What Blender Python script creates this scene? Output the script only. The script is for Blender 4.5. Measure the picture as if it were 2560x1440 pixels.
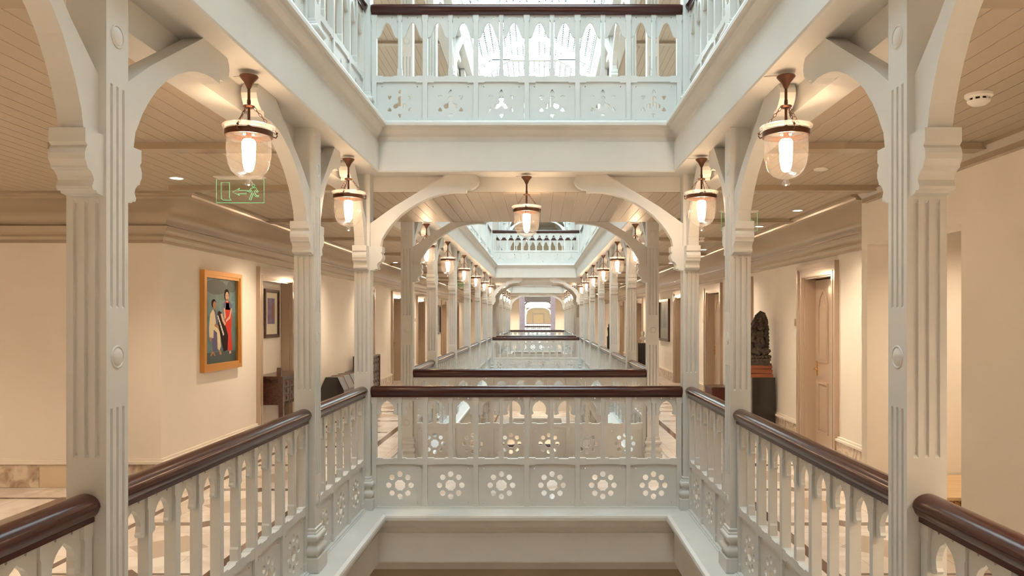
import bpy, math, random
from math import pi, sin, cos, radians
from mathutils import Vector, Matrix
from mathutils.geometry import tessellate_polygon
random.seed(7)
S = bpy.context.scene
for o in list(bpy.data.objects): bpy.data.objects.remove(o)
COL = S.collection

# ------------------------------------------------------------------ camera, world, light, exposure
cam_d = bpy.data.cameras.new('camera'); cam = bpy.data.objects.new('camera', cam_d); COL.objects.link(cam)
cam.location = (0.115, 0.0, 1.71); cam.rotation_euler = (pi/2, 0, 0)
cam_d.sensor_width = 36; cam_d.lens = 36*1880/2560
cam_d.shift_x = -68.7/2560; cam_d.shift_y = 75/2560; cam_d.clip_end = 300; cam_d.clip_start = .05
S.camera = cam
SKY = 8.0
LAMP = 100.0          # radiance of lantern bulbs
SPOT = 29.0           # downlight watts
WARM = (1.0, .67, .40)
S.view_settings.view_transform = 'Standard'; S.view_settings.look = 'None'
S.view_settings.gamma = 1; S.view_settings.exposure = 0.64
w = bpy.data.worlds.new('sky'); S.world = w; w.use_nodes = True
bgn = w.node_tree.nodes['Background']; bgn.inputs[0].default_value = (.75, .93, .985, 1); bgn.inputs[1].default_value = SKY
def portal(y0, y1):
    l = bpy.data.lights.new('skylight_portal', 'AREA'); l.shape = 'RECTANGLE'; l.size = 2.8; l.size_y = y1-y0
    l.cycles.is_portal = True
    o = bpy.data.objects.new('skylight_portal', l); COL.objects.link(o); o.location = (0, (y0+y1)/2, 8.3)
for a, b in ((1, 6.8), (9, 24.2), (26.4, 39)): portal(a, b)
def area(x, y, z, sx, sy, watts, col, rot=(0, 0, 0)):
    l = bpy.data.lights.new('room_light', 'AREA'); l.shape = 'RECTANGLE'; l.size = sx; l.size_y = sy
    l.energy = watts; l.color = col
    o = bpy.data.objects.new('room_light', l); COL.objects.link(o); o.location = (x, y, z); o.rotation_euler = rot
    return o

# ------------------------------------------------------------------ materials
def mat(name, col, rough=.5, metal=0, coat=0, emit=None, es=0, noise=None, bump=0, spec=.5):
    m = bpy.data.materials.new(name); m.use_nodes = True; n = m.node_tree; b = n.nodes['Principled BSDF']
    b.inputs['Base Color'].default_value = (*col, 1); b.inputs['Roughness'].default_value = rough
    b.inputs['Metallic'].default_value = metal; b.inputs['Coat Weight'].default_value = coat
    b.inputs['Coat Roughness'].default_value = .08; b.inputs['Specular IOR Level'].default_value = spec
    if emit: b.inputs['Emission Color'].default_value = (*emit, 1); b.inputs['Emission Strength'].default_value = es
    if noise or bump:
        tc = n.nodes.new('ShaderNodeTexCoord'); nz = n.nodes.new('ShaderNodeTexNoise')
        sc, c2 = noise if noise else (30, col)
        mp = n.nodes.new('ShaderNodeMapping'); n.links.new(tc.outputs['Object'], mp.inputs[0]); n.links.new(mp.outputs[0], nz.inputs['Vector'])
        if isinstance(sc, tuple): mp.inputs['Scale'].default_value = sc; nz.inputs['Scale'].default_value = 1
        else: nz.inputs['Scale'].default_value = sc
        nz.inputs['Detail'].default_value = 4
        r = n.nodes.new('ShaderNodeValToRGB'); r.color_ramp.elements[0].color = (*col, 1); r.color_ramp.elements[1].color = (*c2, 1)
        r.color_ramp.elements[0].position = .35; r.color_ramp.elements[1].position = .65
        n.links.new(nz.outputs[0], r.inputs[0]); n.links.new(r.outputs[0], b.inputs['Base Color'])
        if bump:
            bp = n.nodes.new('ShaderNodeBump'); bp.inputs['Strength'].default_value = bump; bp.inputs['Distance'].default_value = .01
            n.links.new(nz.outputs[0], bp.inputs['Height']); n.links.new(bp.outputs[0], b.inputs['Normal'])
    return m
PAINT = mat('white_paint', (.63, .625, .60), .42, noise=(4, (.605, .60, .57)))
WALL = mat('cream_plaster', (.83, .77, .69), .85, noise=(1.3, (.80, .74, .66)))
TRIMM = mat('stone_paint', (.38, .305, .22), .2)
DOORM = mat('gloss_taupe_paint', (.46, .35, .26), .14, coat=.5)
MAHOG = mat('mahogany', (.045, .011, .009), .2, coat=0, spec=.4, noise=((2, 40, 40), (.062, .017, .013)))
BRONZE = mat('copper_bronze', (.13, .06, .038), .35, metal=.85)
DARKW = mat('dark_carved_wood', (.045, .018, .012), .35, coat=.3, noise=(40, (.10, .04, .025)), bump=.4)
BLACK = mat('black_lacquer', (.012, .009, .008), .25, coat=.4)
STONE = mat('dark_carved_stone', (.035, .026, .020), .7, noise=(35, (.10, .075, .055)), bump=1.0)
ORANGE = mat('orange_wood', (.32, .10, .04), .45, noise=((3, 60, 60), (.18, .05, .02)))
GOLD = mat('gilt_frame', (.62, .30, .07), .35, metal=.35)
BRASS = mat('brass', (.8, .55, .2), .2, metal=1)
WHITEP = mat('white_plastic', (.85, .83, .78), .4)
PURPLE = mat('violet_stone', (.30, .21, .22), .7, noise=(3, (.24, .165, .18)))
BROWNB = mat('brown_timber', (.20, .15, .12), .6)
WHITES = mat('pale_marble', (.75, .70, .62), .4, noise=(12, (.6, .55, .47)))
CARVED = mat('carved_golden_wood', (.10, .035, .012), .5, noise=(45, (.50, .26, .08)), bump=.5)
LIGHTW = mat('light_wood_top', (.58, .40, .22), .45, noise=((4, 30, 30), (.66, .48, .28)))
REDBOX = mat('red_carved_wood', (.12, .02, .012), .5, noise=(60, (.03, .008, .006)))
STEEL = mat('brushed_plate', (.5, .38, .25), .3, metal=.8)
def emis(name, col, s):
    m = bpy.data.materials.new(name); m.use_nodes = True; n = m.node_tree; n.nodes.clear()
    o = n.nodes.new('ShaderNodeOutputMaterial'); e = n.nodes.new('ShaderNodeEmission')
    e.inputs[0].default_value = (*col, 1); e.inputs[1].default_value = s; n.links.new(e.outputs[0], o.inputs[0]); return m
BULB = emis('glowing_bulb', WARM, LAMP)
LED = emis('downlight_glow', (1, .82, .6), 25)
GREEN = emis('green_lit_line', (.25, .85, .35), .9)
def glass(name, tint=(1, 1, 1), amt=.12):
    m = bpy.data.materials.new(name); m.use_nodes = True; n = m.node_tree; n.nodes.clear()
    o = n.nodes.new('ShaderNodeOutputMaterial'); t = n.nodes.new('ShaderNodeBsdfTransparent'); g = n.nodes.new('ShaderNodeBsdfGlossy')
    t.inputs[0].default_value = (*tint, 1); g.inputs['Roughness'].default_value = .03
    lw = n.nodes.new('ShaderNodeLayerWeight'); lw.inputs[0].default_value = .35
    ma = n.nodes.new('ShaderNodeMath'); ma.operation = 'MULTIPLY_ADD'; ma.inputs[1].default_value = .55; ma.inputs[2].default_value = amt*.25
    mx = n.nodes.new('ShaderNodeMixShader'); n.links.new(lw.outputs['Facing'], ma.inputs[0]); n.links.new(ma.outputs[0], mx.inputs[0])
    n.links.new(t.outputs[0], mx.inputs[1]); n.links.new(g.outputs[0], mx.inputs[2]); n.links.new(mx.outputs[0], o.inputs[0]); return m
GLASS = glass('clear_glass')
def veil(m, amt):
    n = m.node_tree; o = [x for x in n.nodes if x.type == 'OUTPUT_MATERIAL'][0]; src = o.inputs[0].links[0].from_socket
    d = n.nodes.new('ShaderNodeBsdfTranslucent'); d.inputs[0].default_value = (1, .95, .9, 1); k = n.nodes.new('ShaderNodeMixShader'); k.inputs[0].default_value = amt
    n.links.new(src, k.inputs[1]); n.links.new(d.outputs[0], k.inputs[2]); n.links.new(k.outputs[0], o.inputs[0])
veil(GLASS, .014)
RIMG = glass('thick_rim_glass', amt=.9); veil(RIMG, .2)
ACRYL = glass('clear_acrylic', (.97, 1, .97), .05)
# roof glass: translucent fish-scale glazing
def roofmat():
    m = bpy.data.materials.new('scalloped_roof_glass'); m.use_nodes = True; n = m.node_tree; n.nodes.clear(); L = n.links
    o = n.nodes.new('ShaderNodeOutputMaterial'); tr = n.nodes.new('ShaderNodeBsdfTransparent'); df = n.nodes.new('ShaderNodeBsdfDiffuse')
    df.inputs[0].default_value = (.10, .13, .13, 1); tr.inputs[0].default_value = (.95, .97, .97, 1)
    tc = n.nodes.new('ShaderNodeTexCoord'); sx = n.nodes.new('ShaderNodeSeparateXYZ'); L.new(tc.outputs['Object'], sx.inputs[0])
    def M(op, a, b=None, c=None):
        k = n.nodes.new('ShaderNodeMath'); k.operation = op
        for i, v in enumerate((a, b, c)):
            if v is None: continue
            if isinstance(v, (int, float)): k.inputs[i].default_value = v
            else: L.new(v, k.inputs[i])
        return k.outputs[0]
    y = sx.outputs['Y']; x = sx.outputs['X']
    wob = M('MULTIPLY', M('ABSOLUTE', M('SINE', M('MULTIPLY', y, 2*pi/.22))), .16)
    u = M('ABSOLUTE', M('SUBTRACT', M('FRACT', M('ADD', M('MULTIPLY', x, 1/.125), wob)), .5))
    l1 = M('GREATER_THAN', u, .40)
    v = M('ABSOLUTE', M('SUBTRACT', M('FRACT', M('MULTIPLY', y, 1/.62)), .5)); l2 = M('GREATER_THAN', v, .475)
    f = M('MAXIMUM', l1, l2)
    mx = n.nodes.new('ShaderNodeMixShader'); L.new(f, mx.inputs[0]); L.new(tr.outputs[0], mx.inputs[1]); L.new(df.outputs[0], mx.inputs[2]); L.new(mx.outputs[0], o.inputs[0])
    return m
ROOFG = roofmat()
# board ceiling: grooves run along Y every 0.115 m
def boards():
    m = mat('ceiling_boards', (.43, .355, .265), .45); n = m.node_tree; L = n.links; b = n.nodes['Principled BSDF']
    tc = n.nodes.new('ShaderNodeTexCoord'); sx = n.nodes.new('ShaderNodeSeparateXYZ'); L.new(tc.outputs['Object'], sx.inputs[0])
    def M(op, a, c=None):
        k = n.nodes.new('ShaderNodeMath'); k.operation = op
        for i, v in enumerate((a, c)):
            if v is None: continue
            if isinstance(v, (int, float)): k.inputs[i].default_value = v
            else: L.new(v, k.inputs[i])
        return k.outputs[0]
    u = M('ABSOLUTE', M('SUBTRACT', M('FRACT', M('MULTIPLY', M('ADD', sx.outputs['X'], 20), 1/.115)), .5))
    g = M('MULTIPLY', M('MAXIMUM', M('SUBTRACT', u, .465), 0), 1/.035)
    bp = n.nodes.new('ShaderNodeBump'); bp.invert = True; bp.inputs['Distance'].default_value = .006; L.new(g, bp.inputs['Height']); L.new(bp.outputs[0], b.inputs['Normal'])
    mx = n.nodes.new('ShaderNodeMix'); mx.data_type = 'RGBA'; mx.inputs[6].default_value = (.43, .355, .265, 1); mx.inputs[7].default_value = (.31, .245, .17, 1)
    L.new(g, mx.inputs[0]); L.new(mx.outputs[2], b.inputs['Base Color']); return m
BOARD = boards()
# marble floor with dark inlay borders and diamonds
def marble():
    m = mat('inlaid_marble', (.7, .65, .58), .12, coat=.2); n = m.node_tree; L = n.links; b = n.nodes['Principled BSDF']
    tc = n.nodes.new('ShaderNodeTexCoord'); sx = n.nodes.new('ShaderNodeSeparateXYZ'); L.new(tc.outputs['Object'], sx.inputs[0])
    def M(op, a, c=None):
        k = n.nodes.new('ShaderNodeMath'); k.operation = op
        for i, v in enumerate((a, c)):
            if v is None: continue
            if isinstance(v, (int, float)): k.inputs[i].default_value = v
            else: L.new(v, k.inputs[i])
        return k.outputs[0]
    ax = M('ABSOLUTE', sx.outputs['X']); y = sx.outputs['Y']
    def line(v, c, hw): return M('LESS_THAN', M('ABSOLUTE', M('SUBTRACT', v, c)), hw)
    dark = M('MAXIMUM', line(ax, 2.08, .045), line(ax, 3.24, .03))
    dark = M('MAXIMUM', dark, M('MULTIPLY', line(M('SUBTRACT', sx.outputs['X'], 0), -4.40, .05), M('LESS_THAN', y, 7.18)))
    dark = M('MAXIMUM', dark, M('MULTIPLY', line(y, 7.14, .03), M('LESS_THAN', sx.outputs['X'], -3.24)))
    inner = M('MULTIPLY', line(ax, 2.66, .50), 1)
    fy = M('ABSOLUTE', M('MULTIPLY', M('SUBTRACT', M('FRACT', M('MULTIPLY', y, 1/1.25)), .5), 1.25))
    dia = M('LESS_THAN', M('ADD', fy, M('ABSOLUTE', M('SUBTRACT', ax, 2.66))), .30)
    dia2 = M('LESS_THAN', M('ADD', M('SUBTRACT', .625, fy), M('ABSOLUTE', M('SUBTRACT', ax, 2.66))), .12)
    dark = M('MAXIMUM', dark, M('MULTIPLY', inner, M('MAXIMUM', dia2, M('MULTIPLY', line(fy, .60, .02), 1))))
    nz = n.nodes.new('ShaderNodeTexNoise'); nz.inputs['Scale'].default_value = 1.6; nz.inputs['Detail'].default_value = 8; nz.inputs['Distortion'].default_value = 1.5
    L.new(tc.outputs['Object'], nz.inputs['Vector'])
    r = n.nodes.new('ShaderNodeValToRGB'); r.color_ramp.elements[0].color = (.70, .63, .56, 1); r.color_ramp.elements[1].color = (.86, .82, .78, 1)
    r.color_ramp.elements[0].position = .38; r.color_ramp.elements[1].position = .55; L.new(nz.outputs[0], r.inputs[0])
    # tile joints
    jx = M('GREATER_THAN', M('ABSOLUTE', M('SUBTRACT', M('FRACT', M('MULTIPLY', sx.outputs['X'], 1/.6)), .5)), .495)
    jy = M('GREATER_THAN', M('ABSOLUTE', M('SUBTRACT', M('FRACT', M('MULTIPLY', y, 1/.6)), .5)), .495)
    def mix(f, a, col):
        k = n.nodes.new('ShaderNodeMix'); k.data_type = 'RGBA'; L.new(f, k.inputs[0]); L.new(a, k.inputs[6]); k.inputs[7].default_value = (*col, 1); return k.outputs[2]
    c = mix(M('MAXIMUM', jx, jy), r.outputs[0], (.55, .48, .40))
    c = mix(M('MULTIPLY', dia, inner), c, (.52, .44, .36)); c = mix(dark, c, (.13, .085, .065))
    L.new(c, b.inputs['Base Color']); return m
MARBLE = marble()
def skirt():
    m = mat('marble_skirting', (.5, .42, .33), .3); n = m.node_tree; L = n.links; b = n.nodes['Principled BSDF']
    tc = n.nodes.new('ShaderNodeTexCoord'); nz = n.nodes.new('ShaderNodeTexNoise'); nz.inputs['Scale'].default_value = 5; nz.inputs['Detail'].default_value = 8; nz.inputs['Distortion'].default_value = 2
    L.new(tc.outputs['Object'], nz.inputs['Vector'])
    r = n.nodes.new('ShaderNodeValToRGB'); r.color_ramp.elements[0].color = (.40, .29, .20, 1); r.color_ramp.elements[1].color = (.72, .62, .50, 1)
    r.color_ramp.elements[0].position = .35; r.color_ramp.elements[1].position = .6; L.new(nz.outputs[0], r.inputs[0]); L.new(r.outputs[0], b.inputs['Base Color']); return m
SKIRT = skirt()

# ------------------------------------------------------------------ mesh helpers
class MB:
    def __init__(s): s.v = []; s.f = []; s.m = []
    def add(s, vs, fs, mi=0):
        b = len(s.v); s.v += [tuple(p) for p in vs]; s.f += [tuple(b+i for i in f) for f in fs]; s.m += [mi]*len(fs); return s
    def box(s, x0, x1, y0, y1, z0, z1, mi=0):
        vs = [(x, y, z) for x in (x0, x1) for y in (y0, y1) for z in (z0, z1)]
        return s.add(vs, [(0, 1, 3, 2), (4, 6, 7, 5), (0, 4, 5, 1), (2, 3, 7, 6), (0, 2, 6, 4), (1, 5, 7, 3)], mi)
    def prism(s, outer, holes, t0, t1, ax='xz', mi=0):
        """2-D outline (a,b) with holes, extruded from t0 to t1 along the third axis"""
        loops = [outer]+list(holes)
        def P(a, b, t): return {'xz': (a, t, b), 'yz': (t, a, b), 'xy': (a, b, t)}[ax]
        pts = [p for l in loops for p in l]; n = len(pts)
        tri = tessellate_polygon([[Vector((p[0], p[1], 0)) for p in l] for l in loops])
        vs = [P(p[0], p[1], t0) for p in pts]+[P(p[0], p[1], t1) for p in pts]
        fs = [tuple(t) for t in tri]+[tuple(i+n for i in reversed(t)) for t in tri]
        k = 0
        for l in loops:
            m = len(l)
            for i in range(m):
                a = k+i; b = k+(i+1) % m; fs.append((a, b, b+n, a+n))
            k += m
        return s.add(vs, fs, mi)
    def lathe(s, prof, c=(0, 0, 0), n=20, mi=0, R=None):
        vs = []; fs = []
        for i in range(n):
            a = 2*pi*i/n
            for r, z in prof: vs.append(Vector((r*cos(a), r*sin(a), z)))
        m = len(prof)
        for i in range(n):
            j = (i+1) % n
            for k in range(m-1): fs.append((i*m+k, j*m+k, j*m+k+1, i*m+k+1))
        if R: vs = [R @ v for v in vs]
        return s.add([v+Vector(c) for v in vs], fs, mi)
    def tube(s, path, r, n=8, mi=0, closed=False):
        path = [Vector(p) for p in path]; vs = []; fs = []; m = len(path)
        rr = r if isinstance(r, (list, tuple)) else [r]*m
        for i, p in enumerate(path):
            a = path[i-1] if (i > 0 or closed) else p; b = path[(i+1) % m] if (i < m-1 or closed) else p
            d = (b-a).normalized(); u = d.cross(Vector((0, 0, 1)))
            if u.length < .05: u = d.cross(Vector((0, 1, 0)))
            u.normalize(); v = d.cross(u)
            for k in range(n):
                t = 2*pi*k/n; vs.append(p+rr[i]*(cos(t)*u+sin(t)*v))
        for i in range(m if closed else m-1):
            for k in range(n):
                j = (i+1) % m; fs.append((i*n+k, i*n+(k+1) % n, j*n+(k+1) % n, j*n+k))
        if not closed: fs += [tuple(range(n-1, -1, -1)), tuple((m-1)*n+k for k in range(n))]
        return s.add(vs, fs, mi)
    def ball(s, c, r, sc=(1, 1, 1), n=10, mi=0):
        prof = [(max(r*sin(pi*i/n), 1e-5), -r*cos(pi*i/n)) for i in range(n+1)]
        b = len(s.v); s.lathe(prof, (0, 0, 0), n+4, mi)
        for i in range(b, len(s.v)):
            p = s.v[i]; s.v[i] = (c[0]+p[0]*sc[0], c[1]+p[1]*sc[1], c[2]+p[2]*sc[2])
        return s
    def mesh(s, name, mats, smooth=False, fix=True):
        me = bpy.data.meshes.new(name); me.from_pydata(s.v, [], s.f); me.update()
        for m in (mats if isinstance(mats, (list, tuple)) else [mats]): me.materials.append(m)
        me.polygons.foreach_set('material_index', s.m)
        if fix:
            import bmesh
            b = bmesh.new(); b.from_mesh(me); bmesh.ops.recalc_face_normals(b, faces=b.faces); b.to_mesh(me); b.free()
        if smooth:
            me.polygons.foreach_set('use_smooth', [True]*len(me.polygons))
            try: me.set_sharp_from_angle(angle=radians(38))
            except Exception: pass
        return me
def tag(o, label=None, cat=None, group=None, kind=None):
    if label: o['label'] = label
    if cat: o['category'] = cat
    if group: o['group'] = group
    if kind: o['kind'] = kind
    return o
def put(name, me, parent=None, loc=(0, 0, 0), rz=0, sc=(1, 1, 1), rot=None):
    o = bpy.data.objects.new(name, me); COL.objects.link(o); o.location = loc
    o.rotation_euler = rot if rot else (0, 0, rz); o.scale = sc
    if parent: o.parent = parent
    return o
def thing(name, label, cat, loc=(0, 0, 0), rz=0, group=None):
    o = bpy.data.objects.new(name, None); COL.objects.link(o); o.location = loc; o.rotation_euler = (0, 0, rz); o.empty_display_size = .1
    return tag(o, label, cat, group)
def struct(name, me, label=None, cat=None, parent=None):
    o = put(name, me, parent)
    if not parent: tag(o, label, cat, kind='structure')
    return o
def circ(cx, cz, r, n=12, ph=0): return [(cx+r*cos(2*pi*i/n+ph), cz+r*sin(2*pi*i/n+ph)) for i in range(n)]

# ------------------------------------------------------------------ building measures
HI = 1.40            # half width of a well between the column faces
XC = 1.47            # column centre line
CW = .07             # half column
WX = 3.72            # gallery wall face
L1, L2, L3, L0 = 0.0, 3.44, 7.29, -3.44
W1 = [1.14, 2.70, 5.14, 6.787]
W2 = [9.04, 11.12, 13.74, 16.50, 19.32, 21.92, 24.2]
W3 = [26.4, 28.40, 31.04, 34.17, 36.57, 39.0]
WELLS = [W1, W2, W3]

# ------------------------------------------------------------------ edge beams / ledges round each well
EDGE = [(-.14, 0), (.15, -.004), (.176, -.012), (.182, -.028), (.182, -.052), (.168, -.060), (.150, -.064), (.142, -.085), (.118, -.115), (.094, -.135),
        (.088, -.16), (.088, -.175), (.100, -.180), (.100, -.432), (.095, -.445), (-.14, -.445), (-.14, -.58), (-.30, -.58), (-.30, -.02), (-.14, -.01)]
def ring(y0, y1, z0, name, label):
    mb = MB(); n = len(EDGE); vs = []
    for (sx, sy) in ((-1, 0), (1, 0), (1, 1), (-1, 1)):
        for d, z in EDGE:
            x = sx*(HI-d); y = (y0+d) if sy == 0 else (y1-d); vs.append((x, y, z0+z))
    fs = []
    for k in range(4):
        for i in range(n): fs.append((k*n+i, k*n+(i+1) % n, ((k+1) % 4)*n+(i+1) % n, ((k+1) % 4)*n+i))
    mb.add(vs, fs); return struct(name, mb.mesh(name, PAINT, fix=True), label, 'beam')
tn = [0]
def trim_name(): tn[0] += 1; return 'trim_%d' % tn[0]
LV = {L0: 'lower storey', L1: 'camera storey', L2: 'upper storey', L3: 'roof level'}
WN = ['nearest well', 'second well', 'third well']
for i, wl in enumerate(WELLS):
    for z in (L0, L1, L2, L3):
        ring(wl[0]-CW+.0 if False else wl[0]+CW, wl[-1]-CW, z, trim_name(), 'white moulded edge beam and ledge around the %s, %s' % (WN[i], LV[z]))

mb = MB(); mb.box(-1.72, 1.72, W1[-1]+.08, W2[0]-.08, -1.05, -.575)
struct(trim_name(), mb.mesh('t', TRIMM), 'deep lower beam under the first bridge', 'beam')  # tan colour stands in for the shade this board lies in
# ------------------------------------------------------------------ floors and ceilings
def region(mb, z0, z1, y0=-4.0, y1=41.6, xl=-WX, xr=WX, left_hall=True):
    bx = HI+.30
    ex = WX+.41 if z1 < z0+.3 and abs(z0+.22) < .01 else WX
    mb.box(-ex, -bx, y0, y1, z0, z1); mb.box(bx, ex, y0, y1, z0, z1)
    ys = [y0]
    for wl in WELLS: ys += [wl[0]+CW-.30, wl[-1]-CW+.30]
    ys.append(y1)
    for k in range(0, len(ys), 2): mb.box(-bx, bx, ys[k], ys[k+1], z0, z1)
    if left_hall: mb.box(-8.6, -WX, y0, 7.70, z0, z1); mb.box(WX, 5.0, y0, 7.2, z0, z1)
for z, nm in ((L0, 'floor'), (L1, 'floor'), (L2, 'floor')):
    mb = MB(); region(mb, z-.22, z-.002, left_hall=(z == L1)); o = struct(nm, mb.mesh('floor', MARBLE, fix=False), 'inlaid marble floor of the galleries and bridges, %s' % LV[z], 'floor')
for z, top, nm in ((L1, 2.895, 'ceiling'), (L2, 6.745, 'ceiling')):
    mb = MB(); region(mb, top, top+.08, left_hall=(z == L1)); [mb.box(-1.695, 1.695, a+.075, b-.075, top-.039, top+.01) for a, b in ((W1[-1], W2[0]), (W2[-1], W3[0]))]; c = struct(nm, mb.mesh('ceiling', BOARD, fix=False), 'painted board ceiling of the galleries and bridges, %s' % LV[z], 'ceiling')
    bm = MB(); bm.box(HI+.30, 3.20, -.07, .07, -.045, 0); bme = bm.mesh('ceiling_beam', TRIMM)
    for wl in WELLS:
        for y in wl:
            for s in (1, -1):
                if z == L2 and y < 6: continue
                b = put('ceiling_beam', bme, c, (0, y, top), 0 if s == 1 else pi)
# ground floor far below
mb = MB(); mb.box(-WX, WX, -4, 42, L0*2-.2, L0*2); struct('floor', mb.mesh('floor', MARBLE), 'pale marble ground floor at the bottom of the wells', 'floor')

# ------------------------------------------------------------------ walls with openings
DL = [(15.8, 17.3), (19.4, 20.8), (23.4, 24.9), (29.2, 30.6), (34.0, 35.4)]
DR = [(9.05, 10.4), (12.68, 13.95), (14.8, 16.3), (18.6, 20.0), (26.1, 27.6), (32.0, 33.4)]
CASE = .16; DTOP = 2.25
def wall_run(mb, xa, xb, y0, y1, z0, z1, ops, ztop=DTOP):
    y = y0
    for a, b in sorted(ops):
        mb.box(xa, xb, y, a, z0, z1); mb.box(xa, xb, a, b, ztop, z1); y = b
    mb.box(xa, xb, y, y1, z0, z1)
NICHE = (10.18, 11.72)
opl = [(a+CASE, b-CASE) for a, b in [NICHE]+DL]; opr = [(a+CASE, b-CASE) for a, b in DR]
mb = MB(); wall_run(mb, -WX-.35, -WX, 7.9, 41.6, -.2, 2.9, opl); mb.box(-WX-.42, -WX-.35, 7.9, 41.6, -.2, 2.9); mb.box(-WX-.349, -WX-.135, NICHE[0]+.1, NICHE[1]-.1, -.2, 2.5)
struct('wall_left', mb.mesh('wall_left', WALL), 'long cream wall of the left gallery', 'wall')
mb = MB(); wall_run(mb, WX, WX+.35, 7.20, 41.6, -.2, 2.9, opr); mb.box(WX+.35, WX+.42, 7.2, 41.6, -.2, 2.9)
mb.box(WX-.05, WX, 7.9, 8.22, 0, 2.28)
struct('wall_right', mb.mesh('wall_right', WALL), 'long cream wall of the right gallery', 'wall')
mb = MB(); mb.box(-8.6, -WX, 7.62, 7.9, -.2, 2.9); struct('wall_hall', mb.mesh('wall_hall', WALL), 'cream wall at far left facing the camera', 'wall')
mb = MB(); mb.box(-8.8, -8.6, -4, 7.9, -.2, 2.9); struct('wall_hall_left', mb.mesh('w', WALL), 'outer wall of the side hall at far left', 'wall')
mb = MB(); mb.box(-8.8, 5, -4.2, -4, -.2, 2.9); struct('wall_back', mb.mesh('w', WALL), 'wall behind the camera', 'wall')
# near right wall with alcove opening
mb = MB(); NX = 3.20
mb.box(NX, NX+.25, -4, 5.5, -.2, 2.9); mb.box(NX, NX+.25, 5.5, 7.08, 2.40, 2.9); mb.box(NX, 4.9, 7.08, 7.20, -.2, 2.9); mb.box(4.75, 4.9, 5.2, 7.2, -.2, 2.9); mb.box(NX+.25, 4.9, 5.2, 5.4, -.2, 2.9)
struct('wall_right_near', mb.mesh('w', WALL), 'near right cream wall with an alcove opening', 'wall')
# upper & lower storey side walls
for z0, z1, nm in ((L2-.2, 7.3, 'upper'), (L0*2-.1, -.25, 'lower')):
    mb = MB(); mb.box(-WX-.2, -WX, -4, 41.6, z0, z1); struct('wall_%s_left' % nm, mb.mesh('w', WALL), 'cream gallery wall, left, %s storey' % nm, 'wall')
    mb = MB(); mb.box(WX, WX+.2, -4, 41.6, z0, z1); struct('wall_%s_right' % nm, mb.mesh('w', WALL), 'cream gallery wall, right, %s storey' % nm, 'wall')
    mb = MB(); mb.box(-WX, WX, -4.2, -4, z0, z1); struct('wall_%s_back' % nm, mb.mesh('w', WALL), 'cream wall behind the camera, %s storey' % nm, 'wall')

# cornice + cove (path in plan, profile = distance from wall, z)
COVE = [(0, 2.47), (.035, 2.47), (.035, 2.50), (.06, 2.53), (.06, 2.55), (.085, 2.565), (.115, 2.60), (.125, 2.63), (.10, 2.645)]
COVE += [(.10+.46*(1-cos(t)), 2.65+.19*sin(t)) for t in [pi/2*i/9 for i in range(1, 10)]]
COVE += [(.575, 2.845), (.58, 2.865), (.62, 2.872), (.62, 2.896), (0, 2.896)]
def sweep(path, sides, prof, name, label, cat, m, dz=0):
    """path points with inward normal pairs (mitre directions)"""
    mb = MB(); n = len(prof); vs = []
    for (x, y), (nx, ny) in zip(path, sides):
        for d, z in prof: vs.append((x+nx*d, y+ny*d, z+dz))
    fs = [(k*n+i, k*n+(i+1) % n, (k+1)*n+(i+1) % n, (k+1)*n+i) for k in range(len(path)-1) for i in range(n)]
    fs += [tuple(range(n)), tuple(range((len(path)-1)*n, len(path)*n))]
    mb.add(vs, fs); return struct(name, mb.mesh(name, m, smooth=True), label, cat)
LP = [(-8.6, 7.62), (-WX, 7.62), (-WX, 41.6)]; LN = [(0, -1), (1, -1), (1, 0)]
RP = [(WX, 7.20), (WX, 41.6)]; RN = [(-1, 0), (-1, 0)]
sweep(LP, LN, COVE, trim_name(), 'stone-coloured cornice and cove along the left gallery wall', 'cornice', TRIMM)
sweep(RP, RN, COVE, trim_name(), 'stone-coloured cornice and cove along the right gallery wall', 'cornice', TRIMM)
SM = [(0, 2.79), (.05, 2.79), (.05, 2.83), (.09, 2.87), (.09, 2.896), (0, 2.896)]
sweep([(NX, -4), (NX, 7.08)], [(-1, 0), (-1, 0)], SM, trim_name(), 'slim ceiling moulding over the near right wall', 'cornice', TRIMM)
def skirts(segs, x, s, nm, label):
    mb = MB()
    for a, b in segs:
        x0, x1 = sorted((x, x+s*.035)); mb.box(x0, x1, a, b, 0, .235, 0)
        x0, x1 = sorted((x, x+s*.05)); mb.box(x0, x1, a, b, .235, .262, 1)
        x0, x1 = sorted((x, x+s*.025)); mb.box(x0, x1, a, b, .262, .285, 1)
    return struct(nm, mb.mesh(nm, [SKIRT, WALL]), label, 'baseboard')
def gaps(y0, y1, ops):
    out = []; y = y0
    for a, b in ops: out.append((y, a)); y = b
    return out+[(y, y1)]
skirts(gaps(7.621, 41.6, [NICHE]+DL), -WX, 1, 'baseboard_left', 'marble skirting with cream moulding along the left gallery wall')
skirts(gaps(7.20, 41.6, DR), WX, -1, 'baseboard_right', 'marble skirting with cream moulding along the right gallery wall')
skirts([(-4, 5.5)], NX, -1, 'baseboard_right_near', 'marble skirting of the near right wall')
mb = MB()
xs = [-8.6, -7.9, -7.4, -6.7, -6.0, -5.62, -4.93, -4.45, -3.685]
for i in range(len(xs)-1): mb.box(xs[i], xs[i+1]-.003, 7.585, 7.62, 0, .235, 0 if i % 2 else 2)
mb.box(-8.6, -3.67, 7.57, 7.62, .235, .262, 1); mb.box(-8.6, -3.695, 7.595, 7.62, .262, .285, 1)
struct('baseboard_hall', mb.mesh('baseboard_hall', [SKIRT, WALL, mat('cream_marble', (.68, .55, .40), .3)]), 'marble skirting below the wall facing the camera', 'baseboard')

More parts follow.
